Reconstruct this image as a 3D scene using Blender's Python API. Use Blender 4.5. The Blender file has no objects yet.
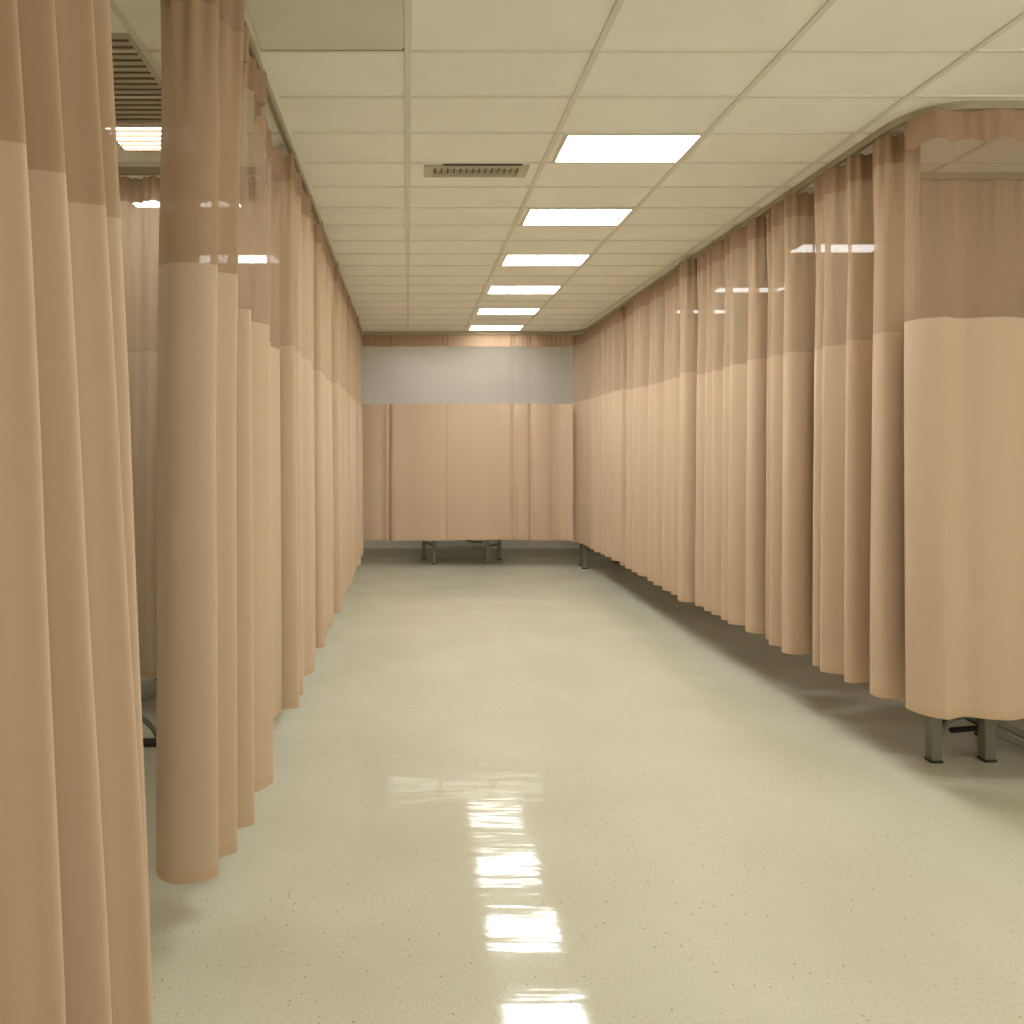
import bpy, math, random
from math import sin, cos, pi, sqrt

C = bpy.context.scene.collection
F = 703.0          # focal length in pixels of a 1024 frame; camera 1.5 m above floor, ceiling at 3.0 m
CEIL = 3.0

# ------------------------------------------------------------------ materials
def s2l(c):
    return tuple(((v / 255) / 12.92 if v / 255 <= .04045 else ((v / 255 + .055) / 1.055) ** 2.4) for v in c)

def new_mat(name):
    m = bpy.data.materials.new(name)
    m.use_nodes = True
    nt = m.node_tree
    nt.nodes.clear()
    return m, nt, nt.nodes, nt.links

def principled(name, rgb, rough=.6, metal=0., spec=.5, noise=0., nscale=20., bump=0., bscale=60.):
    m, nt, N, L = new_mat(name)
    out = N.new('ShaderNodeOutputMaterial')
    p = N.new('ShaderNodeBsdfPrincipled')
    L.new(p.outputs[0], out.inputs[0])
    col = s2l(rgb)
    p.inputs['Base Color'].default_value = (*col, 1)
    p.inputs['Roughness'].default_value = rough
    p.inputs['Metallic'].default_value = metal
    p.inputs['Specular IOR Level'].default_value = spec
    tc = N.new('ShaderNodeTexCoord')
    if noise:
        n = N.new('ShaderNodeTexNoise'); n.inputs['Scale'].default_value = nscale; n.inputs['Detail'].default_value = 4
        L.new(tc.outputs['Object'], n.inputs['Vector'])
        r = N.new('ShaderNodeValToRGB')
        r.color_ramp.elements[0].position = .3; r.color_ramp.elements[1].position = .7
        r.color_ramp.elements[0].color = (*[c * (1 - noise) for c in col], 1)
        r.color_ramp.elements[1].color = (*[min(1, c * (1 + noise)) for c in col], 1)
        L.new(n.outputs['Fac'], r.inputs[0]); L.new(r.outputs[0], p.inputs['Base Color'])
    if bump:
        n2 = N.new('ShaderNodeTexNoise'); n2.inputs['Scale'].default_value = bscale; n2.inputs['Detail'].default_value = 3
        L.new(tc.outputs['Object'], n2.inputs['Vector'])
        b = N.new('ShaderNodeBump'); b.inputs['Strength'].default_value = bump; b.inputs['Distance'].default_value = .002
        L.new(n2.outputs['Fac'], b.inputs['Height']); L.new(b.outputs[0], p.inputs['Normal'])
    return m

def fabric_mat(name, rgb, trans=.28, thru=0.):
    """Woven cloth: diffuse + translucent; thru is the share of open holes of a net."""
    m, nt, N, L = new_mat(name)
    out = N.new('ShaderNodeOutputMaterial')
    col = s2l(rgb)
    tc = N.new('ShaderNodeTexCoord')
    n = N.new('ShaderNodeTexNoise'); n.inputs['Scale'].default_value = 260; n.inputs['Detail'].default_value = 2
    L.new(tc.outputs['Object'], n.inputs['Vector'])
    r = N.new('ShaderNodeValToRGB')
    r.color_ramp.elements[0].position = .25; r.color_ramp.elements[1].position = .75
    r.color_ramp.elements[0].color = (*[c * .975 for c in col], 1)
    r.color_ramp.elements[1].color = (*[c * 1.02 for c in col], 1)
    L.new(n.outputs['Fac'], r.inputs[0])
    d = N.new('ShaderNodeBsdfDiffuse'); t = N.new('ShaderNodeBsdfTranslucent')
    L.new(r.outputs[0], d.inputs[0]); L.new(r.outputs[0], t.inputs[0])
    mx = N.new('ShaderNodeMixShader'); mx.inputs[0].default_value = trans
    L.new(d.outputs[0], mx.inputs[1]); L.new(t.outputs[0], mx.inputs[2])
    sh = N.new('ShaderNodeBsdfSheen') if False else None
    if thru:
        tr = N.new('ShaderNodeBsdfTransparent')
        m2 = N.new('ShaderNodeMixShader'); m2.inputs[0].default_value = thru
        L.new(mx.outputs[0], m2.inputs[1]); L.new(tr.outputs[0], m2.inputs[2])
        L.new(m2.outputs[0], out.inputs[0])
    else:
        L.new(mx.outputs[0], out.inputs[0])
    return m

def floor_mat():
    m, nt, N, L = new_mat('waxed terrazzo')
    out = N.new('ShaderNodeOutputMaterial'); p = N.new('ShaderNodeBsdfPrincipled')
    L.new(p.outputs[0], out.inputs[0])
    tc = N.new('ShaderNodeTexCoord')
    base = s2l((208, 207, 188)); base2 = s2l((201, 199, 178))
    n = N.new('ShaderNodeTexNoise'); n.inputs['Scale'].default_value = 1.6; n.inputs['Detail'].default_value = 5
    L.new(tc.outputs['Object'], n.inputs['Vector'])
    r = N.new('ShaderNodeValToRGB'); r.color_ramp.elements[0].position = .35; r.color_ramp.elements[1].position = .65
    r.color_ramp.elements[0].color = (*base2, 1); r.color_ramp.elements[1].color = (*base, 1)
    L.new(n.outputs['Fac'], r.inputs[0])
    # fine mottling
    n3 = N.new('ShaderNodeTexNoise'); n3.inputs['Scale'].default_value = 110; n3.inputs['Detail'].default_value = 2
    L.new(tc.outputs['Object'], n3.inputs['Vector'])
    r3 = N.new('ShaderNodeValToRGB'); r3.color_ramp.elements[0].position = .3; r3.color_ramp.elements[1].position = .7
    r3.color_ramp.elements[0].color = (.91, .91, .88, 1); r3.color_ramp.elements[1].color = (1.04, 1.04, 1.04, 1)
    L.new(n3.outputs['Fac'], r3.inputs[0])
    mul = N.new('ShaderNodeMixRGB'); mul.blend_type = 'MULTIPLY'; mul.inputs[0].default_value = 1
    L.new(r.outputs[0], mul.inputs[1]); L.new(r3.outputs[0], mul.inputs[2])
    # dark chips, only some cells
    v = N.new('ShaderNodeTexVoronoi'); v.inputs['Scale'].default_value = 34
    L.new(tc.outputs['Object'], v.inputs['Vector'])
    lt = N.new('ShaderNodeMath'); lt.operation = 'LESS_THAN'; lt.inputs[1].default_value = .125
    L.new(v.outputs['Distance'], lt.inputs[0])
    sep = N.new('ShaderNodeSeparateColor'); L.new(v.outputs['Color'], sep.inputs[0])
    lt2 = N.new('ShaderNodeMath'); lt2.operation = 'LESS_THAN'; lt2.inputs[1].default_value = .42
    L.new(sep.outputs[0], lt2.inputs[0])
    an = N.new('ShaderNodeMath'); an.operation = 'MULTIPLY'
    L.new(lt.outputs[0], an.inputs[0]); L.new(lt2.outputs[0], an.inputs[1])
    am = N.new('ShaderNodeMath'); am.operation = 'MULTIPLY'; am.inputs[1].default_value = .5
    L.new(an.outputs[0], am.inputs[0])
    mx = N.new('ShaderNodeMixRGB'); mx.inputs[2].default_value = (*s2l((105, 98, 66)), 1)
    L.new(am.outputs[0], mx.inputs[0]); L.new(mul.outputs[0], mx.inputs[1])
    L.new(mx.outputs[0], p.inputs['Base Color'])
    p.inputs['Roughness'].default_value = .08
    p.inputs['Specular IOR Level'].default_value = .55
    # waxed surface: gentle waves, longer along the hall's width
    mp = N.new('ShaderNodeMapping'); mp.inputs['Scale'].default_value = (2.2, 9, 1)
    L.new(tc.outputs['Object'], mp.inputs['Vector'])
    n2 = N.new('ShaderNodeTexNoise'); n2.inputs['Scale'].default_value = 1.6; n2.inputs['Detail'].default_value = 2
    L.new(mp.outputs[0], n2.inputs['Vector'])
    b = N.new('ShaderNodeBump'); b.inputs['Strength'].default_value = .11; b.inputs['Distance'].default_value = .01
    L.new(n2.outputs['Fac'], b.inputs['Height']); L.new(b.outputs[0], p.inputs['Normal'])
    return m

def emit_mat(name, rgb, strength):
    m, nt, N, L = new_mat(name)
    out = N.new('ShaderNodeOutputMaterial'); e = N.new('ShaderNodeEmission')
    e.inputs[0].default_value = (*rgb, 1); e.inputs[1].default_value = strength
    L.new(e.outputs[0], out.inputs[0])
    return m

FAB = (206, 182, 157)
M = dict(
    fabric=fabric_mat('tan curtain cloth', FAB, .10),
    heading=fabric_mat('doubled tan heading cloth', (172, 145, 120), .12),
    hem=fabric_mat('doubled tan hem cloth', (205, 178, 148), .14),
    net=fabric_mat('tan curtain net', (215, 191, 163), .35, thru=.28),
    densenet=fabric_mat('close tan curtain net', (192, 167, 138), .3, thru=.07),
    clearnet=fabric_mat('open tan curtain net', (205, 180, 155), .35, thru=.68),
    palenet=fabric_mat('open pale curtain net', (222, 212, 196), .4, thru=.74),
    bayfabric=fabric_mat('taupe curtain cloth', (208, 188, 166), .2),
    floor=floor_mat(),
    ceiling=principled('mineral ceiling board', (240, 239, 228), .9, spec=.2, noise=.03, nscale=3, bump=.15, bscale=90),
    tee=principled('painted ceiling tee', (220, 217, 202), .6, spec=.3),
    gap=principled('dark reveal shade', (88, 82, 60), .9, spec=.1),  # flat dark tone for painted shade in the ceiling reveals
    greytile=principled('grey ceiling panel', (216, 213, 198), .8, spec=.2, noise=.03, nscale=6),
    wall=principled('painted wall', (232, 230, 222), .75, spec=.3, noise=.015, nscale=2),
    base=principled('grey vinyl baseboard', (182, 180, 160), .5),
    track=principled('anodised curtain track', (176, 166, 140), .45, metal=.2),
    steel=principled('grey green painted steel', (124, 125, 110), .38, metal=.35, noise=.06, nscale=30),
    dark=principled('dark rubber and slot shadow', (42, 41, 36), .55),
    vinyl=principled('grey vinyl mattress', (120, 122, 112), .5),
    vent=principled('pale enamelled vent', (188, 180, 156), .5),
    slat=principled('brown grille slat', (120, 98, 74), .6),
    frame=principled('white light frame', (215, 210, 190), .5),
    chrome=principled('steel hook', (150, 142, 122), .35, metal=.7),
    lamp=emit_mat('lit light diffuser', (1.0, 1.0, .97), 31.0),
    baylamp=emit_mat('lit bay light diffuser', (1.0, .995, .96), 13.0),
    endfill=emit_mat('added end bay light diffuser', (1.0, .995, .96), 5.2),
    dimlamp=emit_mat('dimmer lit bay light diffuser', (1.0, .995, .96), 2.2),
)

# ------------------------------------------------------------------ mesh helpers
class MB:
    def __init__(s): s.v = []; s.f = []
    def box(s, x0, x1, y0, y1, z0, z1):
        b = len(s.v)
        s.v += [(x, y, z) for x in (x0, x1) for y in (y0, y1) for z in (z0, z1)]
        s.f += [tuple(b + i for i in q) for q in
                ((0, 1, 3, 2), (4, 6, 7, 5), (0, 4, 5, 1), (2, 3, 7, 6), (0, 2, 6, 4), (1, 5, 7, 3))]
        return s
    def sweep(s, path, prof, closed=False):
        """sweep a closed profile [(across, up)] along a plan path [(x,y,z)], frame kept upright where possible"""
        n = len(path); k = len(prof); b = len(s.v)
        for i, p in enumerate(path):
            a = path[max(0, i - 1)]; c = path[min(n - 1, i + 1)]
            t = [c[j] - a[j] for j in range(3)]
            l = sqrt(sum(q * q for q in t)) or 1; t = [q / l for q in t]
            up = (0, 0, 1) if abs(t[2]) < .97 else (0, 1, 0)
            sx = (t[1] * up[2] - t[2] * up[1], t[2] * up[0] - t[0] * up[2], t[0] * up[1] - t[1] * up[0])
            l = sqrt(sum(q * q for q in sx)) or 1; sx = [q / l for q in sx]
            u = (sx[1] * t[2] - sx[2] * t[1], sx[2] * t[0] - sx[0] * t[2], sx[0] * t[1] - sx[1] * t[0])
            for (pa, pu) in prof:
                s.v.append(tuple(p[j] + sx[j] * pa + u[j] * pu for j in range(3)))
        for i in range(n - 1):
            for j in range(k):
                s.f.append((b + i * k + j, b + i * k + (j + 1) % k, b + (i + 1) * k + (j + 1) % k, b + (i + 1) * k + j))
        s.f.append(tuple(b + j for j in reversed(range(k))))
        s.f.append(tuple(b + (n - 1) * k + j for j in range(k)))
        return s
    def tube(s, path, r, k=10):
        return s.sweep(path, [(r * cos(2 * pi * i / k), r * sin(2 * pi * i / k)) for i in range(k)])
    def build(s, name, mat, parent=None, smooth=False, bevel=0):
        me = bpy.data.meshes.new(name); me.from_pydata(s.v, [], s.f); me.update()
        if smooth:
            me.polygons.foreach_set('use_smooth', [True] * len(me.polygons))
        o = bpy.data.objects.new(name, me); C.objects.link(o)
        me.materials.append(M[mat])
        if parent:
            o.parent = parent
            o.location = tuple(-q for q in parent['_org']) if '_org' in parent else (0, 0, 0)
        if bevel:
            md = o.modifiers.new('bevel', 'BEVEL'); md.width = bevel; md.segments = 2; md.limit_method = 'ANGLE'
        return o

def tag(o, label, cat, group=None):
    o['label'] = label; o['category'] = cat
    if group: o['group'] = group
    return o

THINGS = []
def thing(name, loc, label, cat, group=None):
    o = bpy.data.objects.new(name, None); C.objects.link(o)
    o.location = loc; o['_org'] = loc; o.empty_display_size = .1
    THINGS.append(o)
    return tag(o, label, cat, group)

def struct(o):
    o['kind'] = 'structure'; return o

def rounded(w, h, r=.006, n=3):
    """rounded rectangle profile"""
    pts = []
    for cx, cy, a0 in ((w / 2 - r, h / 2 - r, 0), (-w / 2 + r, h / 2 - r, 90), (-w / 2 + r, -h / 2 + r, 180), (w / 2 - r, -h / 2 + r, 270)):
        for i in range(n + 1):
            a = math.radians(a0 + 90 * i / n)
            pts.append((cx + r * cos(a), cy + r * sin(a)))
    return pts

# ------------------------------------------------------------------ room shell
XL, XR, Y0, Y1 = -2.9, 4.7, -1.2, 9.9
struct(MB().box(XL, XR, Y0, Y1, -.1, 0).build('floor', 'floor'))
struct(MB().box(XL, XR, Y0, Y1, CEIL, CEIL + .1).build('ceiling', 'ceiling'))
struct(MB().box(XL - .1, XL, Y0 - .1, Y1 + .1, 0, CEIL).build('wall_left', 'wall'))
SY0, SY1 = -1.0, 2.0                                   # unseen window added in the right wall to light the near curtains
wr = MB(); wr.box(XR, XR + .1, Y0 - .1, SY0, 0, CEIL); wr.box(XR, XR + .1, SY1, Y1 + .1, 0, CEIL)
wr.box(XR, XR + .1, SY0, SY1, 0, .8); wr.box(XR, XR + .1, SY0, SY1, 2.9, CEIL)
struct(wr.build('wall_right', 'wall'))
wr = MB()
for i in range(4):
    y = SY0 + .03 + (SY1 - SY0 - .06) * i / 3
    wr.box(XR + .02, XR + .08, y - .03, y + .03, .8, 2.9)
for z in (.83, 2.87): wr.box(XR + .025, XR + .075, SY0 + .06, SY1 - .06, z - .03, z + .03)
struct(wr.build('added_window_2', 'frame'))
pl = bpy.data.lights.new('added_side_window_portal', 'AREA'); pl.shape = 'RECTANGLE'; pl.size = 2.1; pl.size_y = SY1 - SY0
po = bpy.data.objects.new('added_side_window_portal', pl); C.objects.link(po)
po.location = (XR + .11, (SY0 + SY1) / 2, 1.85); po.rotation_euler = (0, pi / 2, 0)
pl.cycles.is_portal = True
struct(MB().box(XL, XR, Y1, Y1 + .1, 0, CEIL).build('wall_back', 'wall'))
wf = MB(); WX0, WX1, WZ0, WZ1 = .9, 3.4, .8, 2.85      # wall behind the viewer, with a window added to brighten the foreground
wf.box(XL, WX0, Y0 - .1, Y0, 0, CEIL); wf.box(WX1, XR, Y0 - .1, Y0, 0, CEIL)
wf.box(WX0, WX1, Y0 - .1, Y0, 0, WZ0); wf.box(WX0, WX1, Y0 - .1, Y0, WZ1, CEIL)
struct(wf.build('wall_front', 'wall'))
wf = MB()
for i in range(5):
    x = WX0 + .03 + (WX1 - WX0 - .06) * i / 4
    wf.box(x - .03, x + .03, Y0 - .08, Y0 - .02, WZ0, WZ1)
for z in (WZ0 + .03, WZ1 - .03): wf.box(WX0 + .06, WX1 - .06, Y0 - .075, Y0 - .025, z - .03, z + .03)
struct(wf.build('added_window_1', 'frame'))
pl = bpy.data.lights.new('added_window_portal', 'AREA'); pl.shape = 'RECTANGLE'; pl.size = WX1 - WX0; pl.size_y = WZ1 - WZ0
po = bpy.data.objects.new('added_window_portal', pl); C.objects.link(po)
po.location = ((WX0 + WX1) / 2, Y0 - .11, (WZ0 + WZ1) / 2); po.rotation_euler = (pi / 2, 0, 0)
pl.cycles.is_portal = True
bb = MB(); bb.box(XL, XR, Y1 - .014, Y1, 0, .115); bb.box(XL, XR, Y1 - .02, Y1 - .014, 0, .02)
struct(bb.build('baseboard_back', 'base'))
struct(MB().box(XL, XL + .014, Y0, Y1 - .02, 0, .115).build('baseboard_left', 'base'))
struct(MB().box(XR - .014, XR, Y0, Y1 - .02, 0, .115).build('baseboard_right', 'base'))

RS, ROW0 = .341, 2.64           # ceiling rows
CW = .707                       # ceiling columns
def rowy(k): return ROW0 + RS * k
# tee grid: hall and right-hand bays on one module, left bays on an offset one
g = MB()
for i in range(0, 7):
    x = CW * i
    g.box(x - .013, x + .013, Y0, Y1, CEIL - .006, CEIL)
for x in (-.99, -1.697, -2.404):
    g.box(x - .013, x + .013, Y0, Y1, CEIL - .006, CEIL)
struct(g.build('trim_1', 'tee', bevel=.001))
g = MB(); dk = MB()
for k in range(-11, 22):
    y = rowy(k)
    xs = [XL, -2.404, -1.697, -.99, -.56] + [CW * i for i in range(0, 7)] + [XR]
    for a, b in zip(xs[:-1], xs[1:]):
        if a == -.99: pass
        g.box(a + .013, b - .013, y - .007, y + .007, CEIL - .005, CEIL)
        dk.box(a + .013, b - .013, y + .007, y + .0105, CEIL - .0012, CEIL)
struct(g.build('trim_2', 'tee'))
struct(dk.build('tee_shade', 'gap'))  # flat dark strips painting the shade beside each cross tee

# darker ceiling panel beside the left track
t = thing('ceiling_panel', (-.27, 2.45, CEIL), 'greyish flat ceiling panel beside the left curtain track, darker than the tiles', 'ceiling panel')
MB().box(-.545, -.02, 2.315, 2.622, CEIL - .009, CEIL - .001).build('panel_board', 'greytile', t, bevel=.002)
MB().box(-.548, -.016, 2.622, 2.633, CEIL - .004, CEIL - .001).build('gap_shadow_strip', 'gap', t)  # dark strip painting the shadow at the panel's far edge

# ------------------------------------------------------------------ ceiling lights
def light(x0, x1, y0, y1, label, group, mat='lamp', louvre=0):
    t = thing('ceiling_light', ((x0 + x1) / 2, (y0 + y1) / 2, CEIL), label, 'ceiling light', group)
    w = .014; z0, z1 = CEIL - .009, CEIL - .0005
    f = MB()
    f.box(x0, x1, y0, y0 + w, z0, z1); f.box(x0, x1, y1 - w, y1, z0, z1)
    f.box(x0, x0 + w, y0 + w, y1 - w, z0, z1); f.box(x1 - w, x1, y0 + w, y1 - w, z0, z1)
    f.build('frame', 'frame', t)
    MB().box(x0 + w, x1 - w, y0 + w, y1 - w, CEIL - .006, CEIL - .001).build('diffuser', mat, t)
    for i in range(louvre):
        y = y0 + w + (y1 - y0 - 2 * w) * (i + .5) / louvre
        MB().box(x0 + w, x1 - w, y - .004, y + .004, CEIL - .02, CEIL - .0065).build('louvre_blade', 'slat', t)
    return t

ords = ['first', 'second', 'third', 'fourth', 'fifth', 'sixth']
hall = 'recessed ceiling lights over the hall'
for i in range(6):
    y = rowy(2 + 3 * i)
    lab = ['lit ceiling light panel, nearest and largest of the hall row',
           'lit ceiling light panel, second from the front in the hall row',
           'lit ceiling light panel, third from the front in the hall row',
           'lit ceiling light panel, third from the far end of the hall row',
           'lit ceiling light panel, second from the far end of the hall row',
           'smallest lit ceiling light panel, last in the hall row before the end curtain'][i]
    light(CW + .042, 2 * CW - .012, y + .004, y + RS - .01, lab, hall, 'lamp' if i < 5 else 'baylamp')
for i in (-2,):          # added light continuing the row unseen over the camera, brightening the foreground
    y = rowy(2 + 3 * i)
    light(CW + .042, 2 * CW - .012, y + .004, y + RS - .01, 'added unseen light panel continuing the hall row above the viewer', hall)
bay = 'ceiling lights of the curtained bays'
light(-1.42, -1.005, 3.24, 3.52, 'louvred ceiling light seen above a plain one through the left curtain gap', bay, 'baylamp', louvre=5)
light(-1.68, -1.005, rowy(4) + .06, rowy(5) - .01, 'lit ceiling light seen through left curtain net, lower in the gap', bay, 'baylamp')
light(-2.25, -1.55, 2.12, 2.44, 'added unseen ceiling light over the bay behind the nearest left curtain', bay, 'baylamp')  # hidden fill light, added to brighten the taupe bay curtain
light(-1.68, -1.005, rowy(8), rowy(9) - .08, 'small lit ceiling light farthest back behind the left curtain nets', bay, 'baylamp')
light(4 * CW + .03, 5 * CW - .03, rowy(7) + .06, rowy(8) - .04, 'lit ceiling light seen through the net of the right curtain beside the corner curtain', bay, 'dimlamp')
light(4 * CW + .03, 5 * CW - .03, rowy(11) + .06, rowy(12) - .06, 'lit ceiling light strip seen through right net just before the flat dark fold', bay, 'dimlamp')
light(4 * CW + .03, 5 * CW - .03, rowy(14) + .06, rowy(15) - .06, 'lit ceiling light strip seen through the right net beyond the flat dark fold', bay, 'dimlamp')
for i in range(3):  # unseen lights added to brighten the end wall evenly
    light(CW * (i + .0) + .042 - .3, CW * (i + 1) - .012 - .3, 9.24, 9.46, 'added unseen ceiling light above the white wall behind the end curtain', bay, 'endfill')

# linear vent between the tees
t = thing('air_vent', (.36, 3.77, CEIL), 'slim slotted ceiling air vent left of the largest light panel', 'air vent')
vx0, vx1, vy0, vy1 = .085, .64, 3.70, 3.84
f = MB(); w = .018; z0, z1 = CEIL - .012, CEIL - .001
f.box(vx0, vx1, vy0, vy0 + w, z0, z1); f.box(vx0, vx1, vy1 - w, vy1, z0, z1)
f.box(vx0, vx0 + .05, vy0 + w, vy1 - w, z0, z1); f.box(vx1 - .05, vx1, vy0 + w, vy1 - w, z0, z1)
f.build('frame', 'vent', t, bevel=.002)
MB().box(vx0 + .05, vx1 - .05, vy0 + w, vy1 - w, CEIL - .003, CEIL - .001).build('backing', 'gap', t)
MB().box(vx0 + .1, vx1 - .04, vy0 - .016, vy0 - .001, CEIL - .0035, CEIL - .001).build('slot_shadow_strip', 'dark', t)  # dark strip painting the shadow line along the vent's near edge
for i in range(3):
    y = vy0 + w + (vy1 - vy0 - 2 * w) * (i + .5) / 3
    MB().box(vx0 + .05, vx1 - .05, y - .008, y + .008, CEIL - .011, CEIL - .0035).build('slat', 'vent', t)
for i in range(14):
    x = vx0 + .06 + i * (vx1 - vx0 - .12) / 13
    MB().box(x - .003, x + .003, vy0 + w, vy0 + .075, CEIL - .0135, CEIL - .0111).build('divider', 'gap', t)

# louvred grille in the left bay ceiling
t = thing('ceiling_grille', (-1.4, 2.9, CEIL), 'brown slatted ceiling grille in the gap between the two nearest left curtains', 'ceiling grille')
gx0, gx1, gy0, gy1 = -1.98, -1.0, 2.53, 3.215
f = MB()
f.box(gx0, gx1, gy0, gy0 + .015, CEIL - .012, CEIL - .001); f.box(gx0, gx1, gy1 - .015, gy1, CEIL - .012, CEIL - .001)
f.box(gx0, gx0 + .015, gy0 + .015, gy1 - .015, CEIL - .012, CEIL - .001); f.box(gx1 - .015, gx1, gy0 + .015, gy1 - .015, CEIL - .012, CEIL - .001)
f.build('frame', 'vent', t)
MB().box(gx0 + .015, gx1 - .015, gy0 + .015, gy1 - .015, CEIL - .003, CEIL - .001).build('backing', 'vent', t)
n = 15
for i in range(n):
    y = gy0 + .015 + (gy1 - gy0 - .03) * (i + .5) / n
    MB().box(gx0 + .015, gx1 - .015, y - .0042, y + .0042, CEIL - .008, CEIL - .0035).build('slat', 'slat', t)

# ------------------------------------------------------------------ curtain tracks
def arc(cx, cy, r, a0, a1, n=14):
    return [(cx + r * cos(math.radians(a0 + (a1 - a0) * i / n)), cy + r * sin(math.radians(a0 + (a1 - a0) * i / n))) for i in range(n + 1)]
TZ0 = CEIL - .034
def track(path, label):
    prof = [(-.014, -.017), (-.005, -.017), (-.005, -.006), (.005, -.006), (.005, -.017), (.014, -.017), (.014, .0165), (-.014, .0165)]
    zc = CEIL - .017
    o = MB().sweep([(x, y, zc) for x, y in path], prof).build('curtain_track', 'track')
    tag(o, label, 'curtain track', 'ceiling curtain tracks')
    return o
XT_L, XT_R, YE, YN = -.58, 2.21, 8.9, 3.03
track([(XT_L, .1), (XT_L, 3), (XT_L, 6), (XT_L, 8.86)], 'straight ceiling track carrying the row of left hall curtains')
rt = [(-.56, YE), (.5, YE), (1.6, YE)] + arc(1.9, 8.59, .31, 90, 0)[1:] + [(XT_R, 7), (XT_R, 5), (XT_R, 3.5)] + arc(2.43, 3.25, .22, 180, 270)[0:] + [(3.0, YN), (4.6, YN)]
track(rt, 'long ceiling track bending round both corners of the right and end curtains')
track([(-.62, 3.74), (-1.6, 3.74), (-2.85, 3.74)], 'ceiling track crossing the left bay above the taupe curtain')
track([(2.57, 3.81), (3.4, 3.81), (4.65, 3.81)], 'ceiling track behind the corner curtain, seen through its net')

# ------------------------------------------------------------------ curtains
def catmull(P, n=8):
    out = []
    m = len(P)
    for i in range(m - 1):
        p0 = P[max(0, i - 1)]; p1 = P[i]; p2 = P[i + 1]; p3 = P[min(m - 1, i + 2)]
        for j in range(n):
            t = j / n
            out.append(tuple(.5 * (2 * p1[k] + (p2[k] - p0[k]) * t + (2 * p0[k] - 5 * p1[k] + 4 * p2[k] - p3[k]) * t * t
                                   + (-p0[k] + 3 * p1[k] - 3 * p2[k] + p3[k]) * t ** 3) for k in (0, 1)))
    out.append(P[-1])
    return out

def smoothstep(a, b, x):
    t = min(1, max(0, (x - a) / (b - a))); return t * t * (3 - 2 * t)

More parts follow.
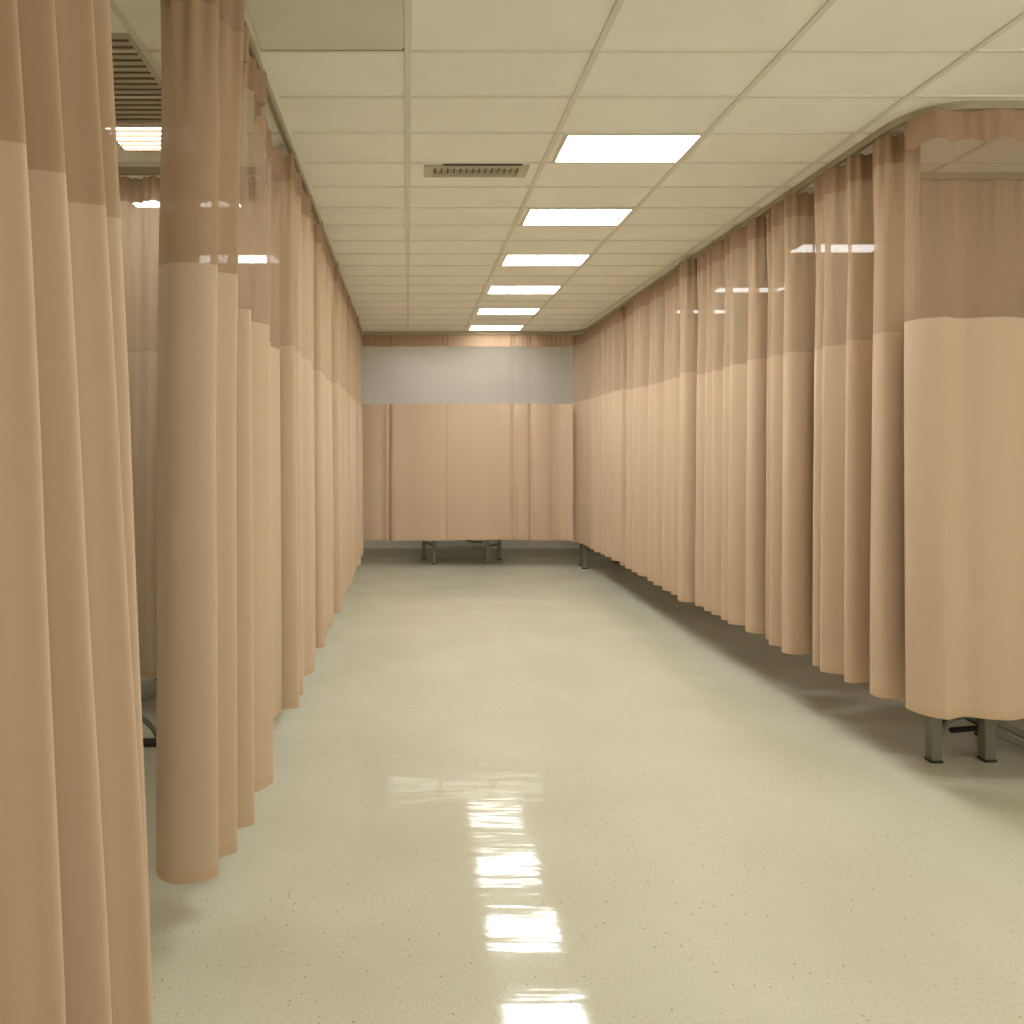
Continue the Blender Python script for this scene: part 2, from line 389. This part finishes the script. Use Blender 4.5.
HALL = 'cubicle curtains along the hall'
def curtain(label, pts, hem, netz, top=2.95, head=.13, side=(1, 0), flare=.03, gather=.45, win=.14, pleat=.06, pamp=.010,
            sag=.0, scal=.0, hookgap=.15, hooks=True, seed=0, mats=('fabric', 'net', 'heading', 'hem'), group=HALL, lean=.012, n=8, net=None, tshift=0., flpow=1):
    if net: mats = (mats[0], net, mats[2], mats[3])
    rnd = random.Random(seed)
    B = catmull(pts, n)
    S = [0]
    for a, b in zip(B[:-1], B[1:]): S.append(S[-1] + sqrt((a[0] - b[0]) ** 2 + (a[1] - b[1]) ** 2))
    Ltot = S[-1]; m = len(B)
    base = []
    for i in range(m):
        w = min(win, S[i], Ltot - S[i]) + 1e-4
        sx = sy = sw = 0
        for j in range(m):
            d = abs(S[j] - S[i])
            if d <= w:
                q = 1 - d / (w * 1.0001); q *= (S[min(m - 1, j + 1)] - S[max(0, j - 1)])
                sx += B[j][0] * q; sy += B[j][1] * q; sw += q
        base.append((sx / sw, sy / sw) if sw else B[i])
    T = [(b[0] + gather * (p[0] - b[0]), b[1] + gather * (p[1] - b[1])) for p, b in zip(B, base)]
    nor = []
    for i in range(m):
        a = base[max(0, i - 2)]; c = base[min(m - 1, i + 2)]
        tx, ty = c[0] - a[0], c[1] - a[1]; l = sqrt(tx * tx + ty * ty) or 1
        nor.append((ty / l, -tx / l))
    nh = max(2, round(Ltot / hookgap))
    ph = [rnd.uniform(0, 6.28) for _ in range(6)]
    def hookfrac(s): return abs(sin(pi * s / Ltot * nh))
    def pos(i, z):
        d = (top - z)
        w = smoothstep(.0, 1.15, d)
        fl = smoothstep(.2, top - hem, d) ** flpow
        p, q = T[i], B[i]
        k = 1 + .18 * smoothstep(1.2, 2.7, d)
        bx = base[i]
        x = p[0] + (bx[0] + (q[0] - bx[0]) * k - p[0]) * w
        y = p[1] + (bx[1] + (q[1] - bx[1]) * k - p[1]) * w
        a = pamp * (1 - smoothstep(.04, .55, d)) * sin(2 * pi * S[i] / pleat + ph[0] + 1.3 * sin(S[i] * 7 + ph[1]))
        ln = lean * sin(d * 1.5 + ph[2] + S[i] * 1.7) * smoothstep(.1, 1.2, d)
        x += tshift * (1 - smoothstep(0, 1.5, d)) + nor[i][0] * a + side[0] * fl * flare * (0.6 + .4 * sin(S[i] * 4 + ph[3]) ** 2) + side[1] * ln
        y += nor[i][1] * a + side[1] * fl * flare * (0.6 + .4 * sin(S[i] * 4 + ph[3]) ** 2) + abs(side[0]) * ln
        return (x, y)
    mid = base[m // 2]
    t = thing('privacy_curtain', (mid[0], mid[1], hem), label, 'curtain', group)
    def strip(name, zlo, zhi, rows, mat):
        mb = MB()
        for r in range(rows + 1):
            f = r / rows
            for i in range(m):
                z = zlo(i) + (zhi(i) - zlo(i)) * f
                x, y = pos(i, z)
                mb.v.append((x, y, z))
        for r in range(rows):
            for i in range(m - 1):
                a = r * m + i
                mb.f.append((a, a + 1, a + m + 1, a + m))
        return mb.build(name, mat, t, smooth=True)
    hemz = [hem + .006 * sin(S[i] * 3 + ph[4]) for i in range(m)]
    topz = lambda i: top - sag * hookfrac(S[i])
    headz = lambda i: top - head + scal * hookfrac(S[i]) - sag * .6 * hookfrac(S[i])
    nz = lambda i: netz + .006 * sin(S[i] * 2.2 + ph[5])
    strip('hem_band', lambda i: hemz[i], lambda i: hemz[i] + .035, 1, mats[3])
    strip('cloth_panel', lambda i: hemz[i] + .035, nz, 22, mats[0])
    if mats[1]:
        strip('net_panel', nz, headz, 14, mats[1])
        strip('heading_band', headz, topz, 4, mats[2])
    if hooks:
        for h in range(nh + 1):
            s = Ltot * h / nh
            i = min(range(m), key=lambda q: abs(S[q] - s))
            x, y = pos(i, top)
            zt = TZ0 - .001
            if zt - top < .008: continue
            path = [(x, y, zt), (x, y, top + .004)]
            path += [(x + .006 * sin(a), y, top - .006 + .010 * cos(a)) for a in (0.2, 1.2, 2.2, 3.1, 4.0)]
            MB().tube(path, .0022, 6).build('curtain_hook', 'chrome', t, smooth=True)
    return t

def zig(x, side, ya, yb, seed, turned=True, amp=.04, step=(.07, .13), turn=.11, lead=None):
    """plan of a hanging curtain: near edge turned away from the hall, then folds along the track. side +1: hall lies at +x"""
    r = random.Random(seed)
    P = []
    y = ya
    if turned:
        P += [(x - side * (turn * .6), ya + .13), (x - side * turn, ya + .05), (x - side * turn * .55, ya), (x + side * .02, ya + .01), (x + side * .04, ya + .05)]
        y = ya + .05
        k = -1
    else:
        P.append((x - side * .02, ya)); k = 1
    while True:
        y += r.uniform(*step)
        if y > yb - .04: break
        P.append((x + side * k * amp * r.uniform(.5, 1.15), y))
        k = -k
    P.append((x, yb))
    return P

HL = .25; NL = 1.99
S_ = dict(side=(1, 0))
# left row
P1 = [(x - .012, y) for x, y in [(-.57, .25), (-.53, .42), (-.64, .52), (-.53, .64), (-.65, .74), (-.56, .84), (-.66, .93), (-.575, .985), (-.53, 1.008), (-.565, 1.03), (-.66, 1.075), (-.57, 1.105), (-.53, 1.125), (-.565, 1.15),
      (-.67, 1.215), (-.58, 1.265), (-.535, 1.29), (-.61, 1.325), (-.54, 1.36), (-.555, 1.385)]]
curtain('nearest left curtain filling the photo edge, deep vertical folds and dark net top', P1, .245, 1.945, seed=1, gather=.7, lean=.004, flare=.085, flpow=2, sag=.02, net='densenet', tshift=-.045, **S_)
P2 = [(-.67, 2.23), (-.745, 2.17), (-.755, 2.10), (-.70, 2.045), (-.62, 2.045), (-.572, 2.08), (-.61, 2.14), (-.54, 2.195), (-.585, 2.245)]
curtain('second left curtain, narrow round column hanging beside the gap', P2, .245, 2.05, seed=2, gather=.85, lean=.003, flare=.008, sag=.03, tshift=.02, net='densenet', **S_)
P2b = [(-.63, 2.32), (-.57, 2.325), (-.527, 2.36), (-.58, 2.42), (-.61, 2.50), (-.59, 2.55), (-.55, 2.60), (-.525, 2.66), (-.56, 2.71), (-.61, 2.78), (-.60, 2.9), (-.625, 3.02), (-.61, 3.12), (-.64, 3.22), (-.615, 3.36)]
curtain('left curtain with clear net top, between the round column curtain and the wide dark head', P2b, .25, 1.975, seed=32, gather=.3, lean=.004, flare=.012, sag=.035, hookgap=.17, net='clearnet', **S_)
P3 = [(-.63, 3.58), (-.70, 3.50), (-.68, 3.43), (-.61, 3.41), (-.555, 3.44), (-.60, 3.54), (-.555, 3.62), (-.59, 3.74), (-.60, 3.85), (-.55, 3.97), (-.64, 4.07), (-.575, 4.2), (-.61, 4.3), (-.59, 4.4)]
curtain('left curtain with wide dark gathered head just below the long ceiling track', P3, .25, 2.0, seed=3, gather=.8, lean=.005, sag=.03, flare=.02, **S_)
P4 = [(-.64, 4.58), (-.675, 4.50), (-.63, 4.43), (-.57, 4.43), (-.55, 4.48), (-.595, 4.58), (-.555, 4.7), (-.60, 4.84), (-.555, 4.98), (-.605, 5.1), (-.57, 5.22), (-.59, 5.33)]
curtain('left curtain with narrow dark flared head, next behind the wide dark head', P4, .25, 2.0, seed=4, gather=.8, lean=.005, sag=.03, flare=.02, **S_)
for i, (a, b) in enumerate(((5.42, 6.45), (6.52, 7.55), (7.62, 8.72))):
    curtain(['left curtain of pale folds, third from the end of its row', 'thin sliver of left curtain, second from the end of its row',
             'last left curtain, touching the end curtain edge'][i], zig(-.58, 1, a, b, 50 + i, amp=.033), .25, 2.02, seed=5 + i, gather=.75, lean=.005, sag=.03, flare=.02, **S_)

# right row; the hall lies at -x
R_ = dict(side=(-1, 0), top=2.961)
R1 = [(2.30, 3.19), (2.245, 3.175), (2.215, 3.12), (2.235, 3.055), (2.29, 3.01), (2.33, 3.02), (2.40, 3.045), (2.47, 3.02), (2.56, 3.005), (2.65, 3.03), (2.74, 3.055), (2.85, 3.02), (2.98, 3.0),
      (3.1, 3.05), (3.25, 3.01), (3.4, 3.055), (3.6, 3.01), (3.8, 3.05), (4.0, 3.02)]
curtain('smooth rounded corner curtain at right edge with scalloped heading above its net', R1, .355, 2.075, seed=11, side=(0, -1), top=2.961, flare=.012, gather=.6, lean=.004, pamp=.003, scal=.022, hookgap=.16, head=.14, win=.12, net='clearnet')
R2 = [(2.42, 3.32), (2.34, 3.275), (2.27, 3.255), (2.205, 3.27), (2.21, 3.34), (2.33, 3.43), (2.32, 3.475), (2.21, 3.47), (2.185, 3.50), (2.26, 3.58), (2.165, 3.66), (2.24, 3.71), (2.19, 3.78), (2.27, 3.86), (2.28, 3.92)]
curtain('right hall curtain next to the corner curtain, frilled heading and broad dark folds', R2, .345, 2.045, seed=12, gather=.6, flare=.012, lean=.004, pamp=.013, **R_)
R2b = [(2.35, 4.08), (2.33, 4.02), (2.26, 3.99), (2.18, 4.0), (2.17, 4.06), (2.24, 4.12), (2.165, 4.19), (2.24, 4.25), (2.20, 4.30), (2.27, 4.34)]
curtain('narrow right hall curtain with one flat brown face, second behind the corner curtain', R2b, .345, 2.06, seed=33, gather=.7, flare=.012, lean=.004, pamp=.012, **R_)
R3 = [(2.33, 4.50), (2.31, 4.43), (2.24, 4.405), (2.17, 4.42), (2.165, 4.48), (2.28, 4.55), (2.15, 4.67), (2.195, 4.74), (2.16, 4.81), (2.26, 4.86), (2.16, 4.97), (2.20, 5.03), (2.16, 5.10), (2.25, 5.15), (2.16, 5.25), (2.28, 5.33)]
curtain('right hall curtain of narrow pale folds just before the flat dark vertical fold', R3, .345, 2.065, seed=13, gather=.6, flare=.012, lean=.004, pamp=.012, **R_)
R4 = [(2.33, 5.50), (2.325, 5.42), (2.25, 5.385), (2.16, 5.385), (2.115, 5.42), (2.14, 5.52), (2.28, 5.58), (2.16, 5.72), (2.20, 5.80), (2.155, 5.92), (2.29, 5.98), (2.16, 6.12), (2.20, 6.22), (2.165, 6.32), (2.28, 6.38),
      (2.155, 6.54), (2.20, 6.62), (2.16, 6.74), (2.27, 6.80), (2.16, 6.95), (2.27, 7.05)]
curtain('right hall curtain whose near edge turns as a flat dark vertical fold', R4, .33, 2.09, seed=14, gather=.6, flare=.012, lean=.004, pamp=.012, **R_)
R5 = zig(2.21, -1, 7.12, 8.45, 95, turned=True, amp=.045, step=(.08, .16))[:-1] + [(2.20, 8.5), (2.19, 8.64), (2.185, 8.78), (2.15, 8.90), (2.10, 8.97)]
curtain('farthest right hall curtain, meeting the end curtain in the corner', R5, .325, 2.12, seed=15, gather=.6, flare=.006, lean=.003, pamp=.011, **R_)
# end curtain
E = [(-.585, 8.90), (-.45, 8.885), (-.33, 8.90), (-.27, 8.885), (-.235, 8.925), (-.19, 8.885), (0, 8.90), (.2, 8.89), (.40, 8.89), (.47, 8.90), (.53, 8.89), (.75, 8.895), (1.0, 8.885), (1.15, 8.905), (1.28, 8.88),
     (1.345, 8.92), (1.40, 8.88), (1.51, 8.89), (1.56, 8.925), (1.62, 8.88), (1.76, 8.895), (1.84, 8.925), (1.93, 8.93), (2.02, 8.89), (2.075, 8.84)]
curtain('wide flat curtain closing the far end of the hall, white strip of net above', E, .36, 2.085, seed=16, side=(0, -1), flare=.008, gather=.35, lean=.003, pamp=.004, head=.15, hookgap=.2, net='palenet', top=2.96)
# curtains inside the bays
D1 = [(-.68, 3.74)] + [(-.68 - .085 * i, 3.74 + (.03 if i % 2 else -.03)) for i in range(1, 25)]
curtain('shadowed taupe curtain across the left bay, seen through the gap', D1, .30, 2.02, seed=21, side=(0, -1), flare=0, gather=.6, lean=.004,
        mats=('bayfabric', 'net', 'heading', 'hem'), hooks=False, group='curtains inside the bays')
D3 = [(2.6, 3.81)] + [(2.6 + .1 * i, 3.81 + (.022 if i % 2 else -.022)) for i in range(1, 20)]
curtain('plain brown curtain behind the corner curtain, seen through its net', D3, .42, 2.955, seed=22, top=2.962, side=(0, -1), flare=0, gather=.6, lean=.004,
        mats=('fabric', None, None, 'hem'), hooks=False, group='curtains inside the bays')

# ------------------------------------------------------------------ beds under the hems
def legpath(x, y, z0, z1): return [(x, y, z0), (x, y, z1)]
def bed(label, legs, rails, deck, extra=(), w=.05, d=.045, h=.46, group='beds behind the curtains', dx=0):
    x0, x1, y0, y1 = deck
    t = thing('hospital_bed', ((x0 + x1) / 2, (y0 + y1) / 2, 0), label, 'bed', group)
    for (x, y) in legs:
        lg = MB().sweep(legpath(x, y, .012, h), rounded(w, d)).build('leg', 'steel', t, smooth=False)
        MB().sweep(legpath(x, y, 0, .0118), rounded(w + .006, d + .006)).build('foot_cap', 'dark', lg)
    for (a, b, r) in rails:
        MB().sweep([a, b], rounded(r, r, r * .25)).build('rail', 'steel', t)
    for (kind, path, r) in extra:
        MB().tube(path, r).build(kind[0], kind[1], t, smooth=True)
    f = MB(); f.box(x0, x1, y0, y1, h + .001, h + .05); f.build('deck', 'steel', t, bevel=.005)
    MB().box(x0 + .01, x1 - .01, y0 + .01, y1 - .01, h + .052, h + .16).build('mattress', 'vinyl', t, bevel=.03)
    return t

def bow(a, b, up, n=10):
    return [tuple(a[j] + (b[j] - a[j]) * i / n + (up * sin(pi * i / n) if j == 2 else 0) for j in range(3)) for i in range(n + 1)]

# near right, under the corner curtain
bed('grey steel bed with thick legs showing under the corner curtain hem at right',
    [(2.535, 3.39), (2.80, 3.40), (3.02, 3.69), (4.2, 3.40), (4.2, 3.69)],
    [((2.51, 3.39, .42), (4.22, 3.39, .42), .05), ((2.51, 3.69, .42), (4.22, 3.69, .42), .05),
     ((2.84, 3.50, .19), (3.17, 3.50, .03), .034), ((2.84, 3.455, .135), (3.08, 3.455, .02), .03)],
    (2.50, 4.24, 3.36, 3.73),
    extra=[(('curved_brace', 'steel'), [(2.572, 3.40, .115), (2.585, 3.41, .14), (2.62, 3.43, .17), (2.67, 3.44, .192), (2.73, 3.44, .20), (2.77, 3.42, .19)], .014),
           (('curved_brace', 'dark'), [(2.60, 3.5, .105), (2.66, 3.52, .145), (2.73, 3.53, .165), (2.80, 3.54, .16), (2.88, 3.55, .12)], .013),
           (('cross_bar', 'dark'), [(2.78, 3.60, .065), (3.0, 3.64, .065)], .014)], h=.45, w=.054, d=.046)
# behind the end curtain
bed('grey steel bed with crossbars showing under the end curtain',
    [(.345, 9.25), (.22, 9.68), (1.055, 9.33), (1.25, 9.62)],
    [((.22, 9.25, .40), (1.27, 9.29, .40), .04), ((.22, 9.66, .40), (1.27, 9.66, .40), .04),
     ((.37, 9.26, .20), (1.04, 9.33, .20), .03), ((1.06, 9.35, .22), (1.245, 9.60, .22), .03), ((.335, 9.28, .24), (.225, 9.66, .24), .03)],
    (.2, 1.3, 9.22, 9.72),
    extra=[(('link_bar', 'steel'), [(.55, 9.45, .37), (.85, 9.45, .27), (1.0, 9.45, .26)], .014)], h=.44)
# far right corner
bed('grey steel bed leg corner showing at the far right corner under the hems',
    [(2.235, 8.88), (2.255, 9.12), (2.78, 9.38), (3.9, 8.9), (3.9, 9.38)],
    [((2.2, 8.88, .40), (3.92, 8.88, .40), .04), ((2.2, 9.38, .40), (3.92, 9.38, .40), .04), ((2.26, 9.14, .20), (3.9, 9.35, .20), .03), ((2.26, 8.9, .24), (3.88, 8.9, .24), .03)],
    (2.19, 3.94, 8.85, 9.42), h=.44, w=.06, d=.05)
# left bay, seen through the gap: scissor-frame bed on a dark foot bar
bed('dark scissor frame bed low in the gap between the nearest left curtains',
    [(-1.62, 4.05), (-1.62, 4.6), (-2.6, 4.05), (-2.6, 4.6)],
    [((-1.0, 4.05, .40), (-2.62, 4.05, .40), .045), ((-1.0, 4.6, .40), (-2.62, 4.6, .40), .045),
     ((-1.58, 3.58, .16), (-1.58, 4.03, .16), .03), ((-1.06, 3.58, .022), (-1.06, 4.3, .022), .03), ((-1.06, 4.3, .022), (-1.62, 4.6, .2), .03)],
    (-2.65, -.98, 4.02, 4.63),
    extra=[(('scissor_bar', 'steel'), [(-1.58, 3.58, .16), (-1.48, 3.58, .185), (-1.38, 3.58, .215), (-1.32, 3.58, .245), (-1.27, 3.58, .268), (-1.18, 3.58, .275), (-1.06, 3.58, .275)], .013),
           (('scissor_bar', 'steel'), [(-1.58, 3.56, .19), (-1.46, 3.56, .185), (-1.385, 3.56, .165), (-1.33, 3.56, .13), (-1.29, 3.56, .09), (-1.265, 3.56, .04)], .013),
           (('foot_bar', 'dark'), [(-1.60, 3.56, .02), (-1.02, 3.56, .02)], .019)], h=.44)

# ------------------------------------------------------------------ camera
cam = bpy.data.cameras.new('camera'); co = bpy.data.objects.new('camera', cam); C.objects.link(co)
co.location = (0, 0, 1.5); co.rotation_euler = (pi / 2, 0, 0)
cam.sensor_width = 36; cam.sensor_fit = 'HORIZONTAL'; cam.lens = 36 * F / 1024
cam.shift_x = (512 - 408) / 1024; cam.shift_y = -(512 - 450) / 1024
cam.clip_start = .05
sc = bpy.context.scene
sc.camera = co

w = bpy.data.worlds.new('world'); sc.world = w; w.use_nodes = True
w.node_tree.nodes['Background'].inputs[0].default_value = (1, .95, .83, 1)
w.node_tree.nodes['Background'].inputs[1].default_value = 2.45  # even warm light, entering only by the added windows

vs = sc.view_settings
sc.display_settings.display_device = 'sRGB'
vs.view_transform = 'Standard'; vs.look = 'None'; vs.gamma = 1; vs.use_curve_mapping = False
vs.exposure = 0.0
sc.cycles.transparent_max_bounces = 24
sc.cycles.max_bounces = 10
sc.cycles.diffuse_bounces = 6
sc.cycles.transmission_bounces = 8
for o in THINGS:
    if '_org' in o: del o['_org']
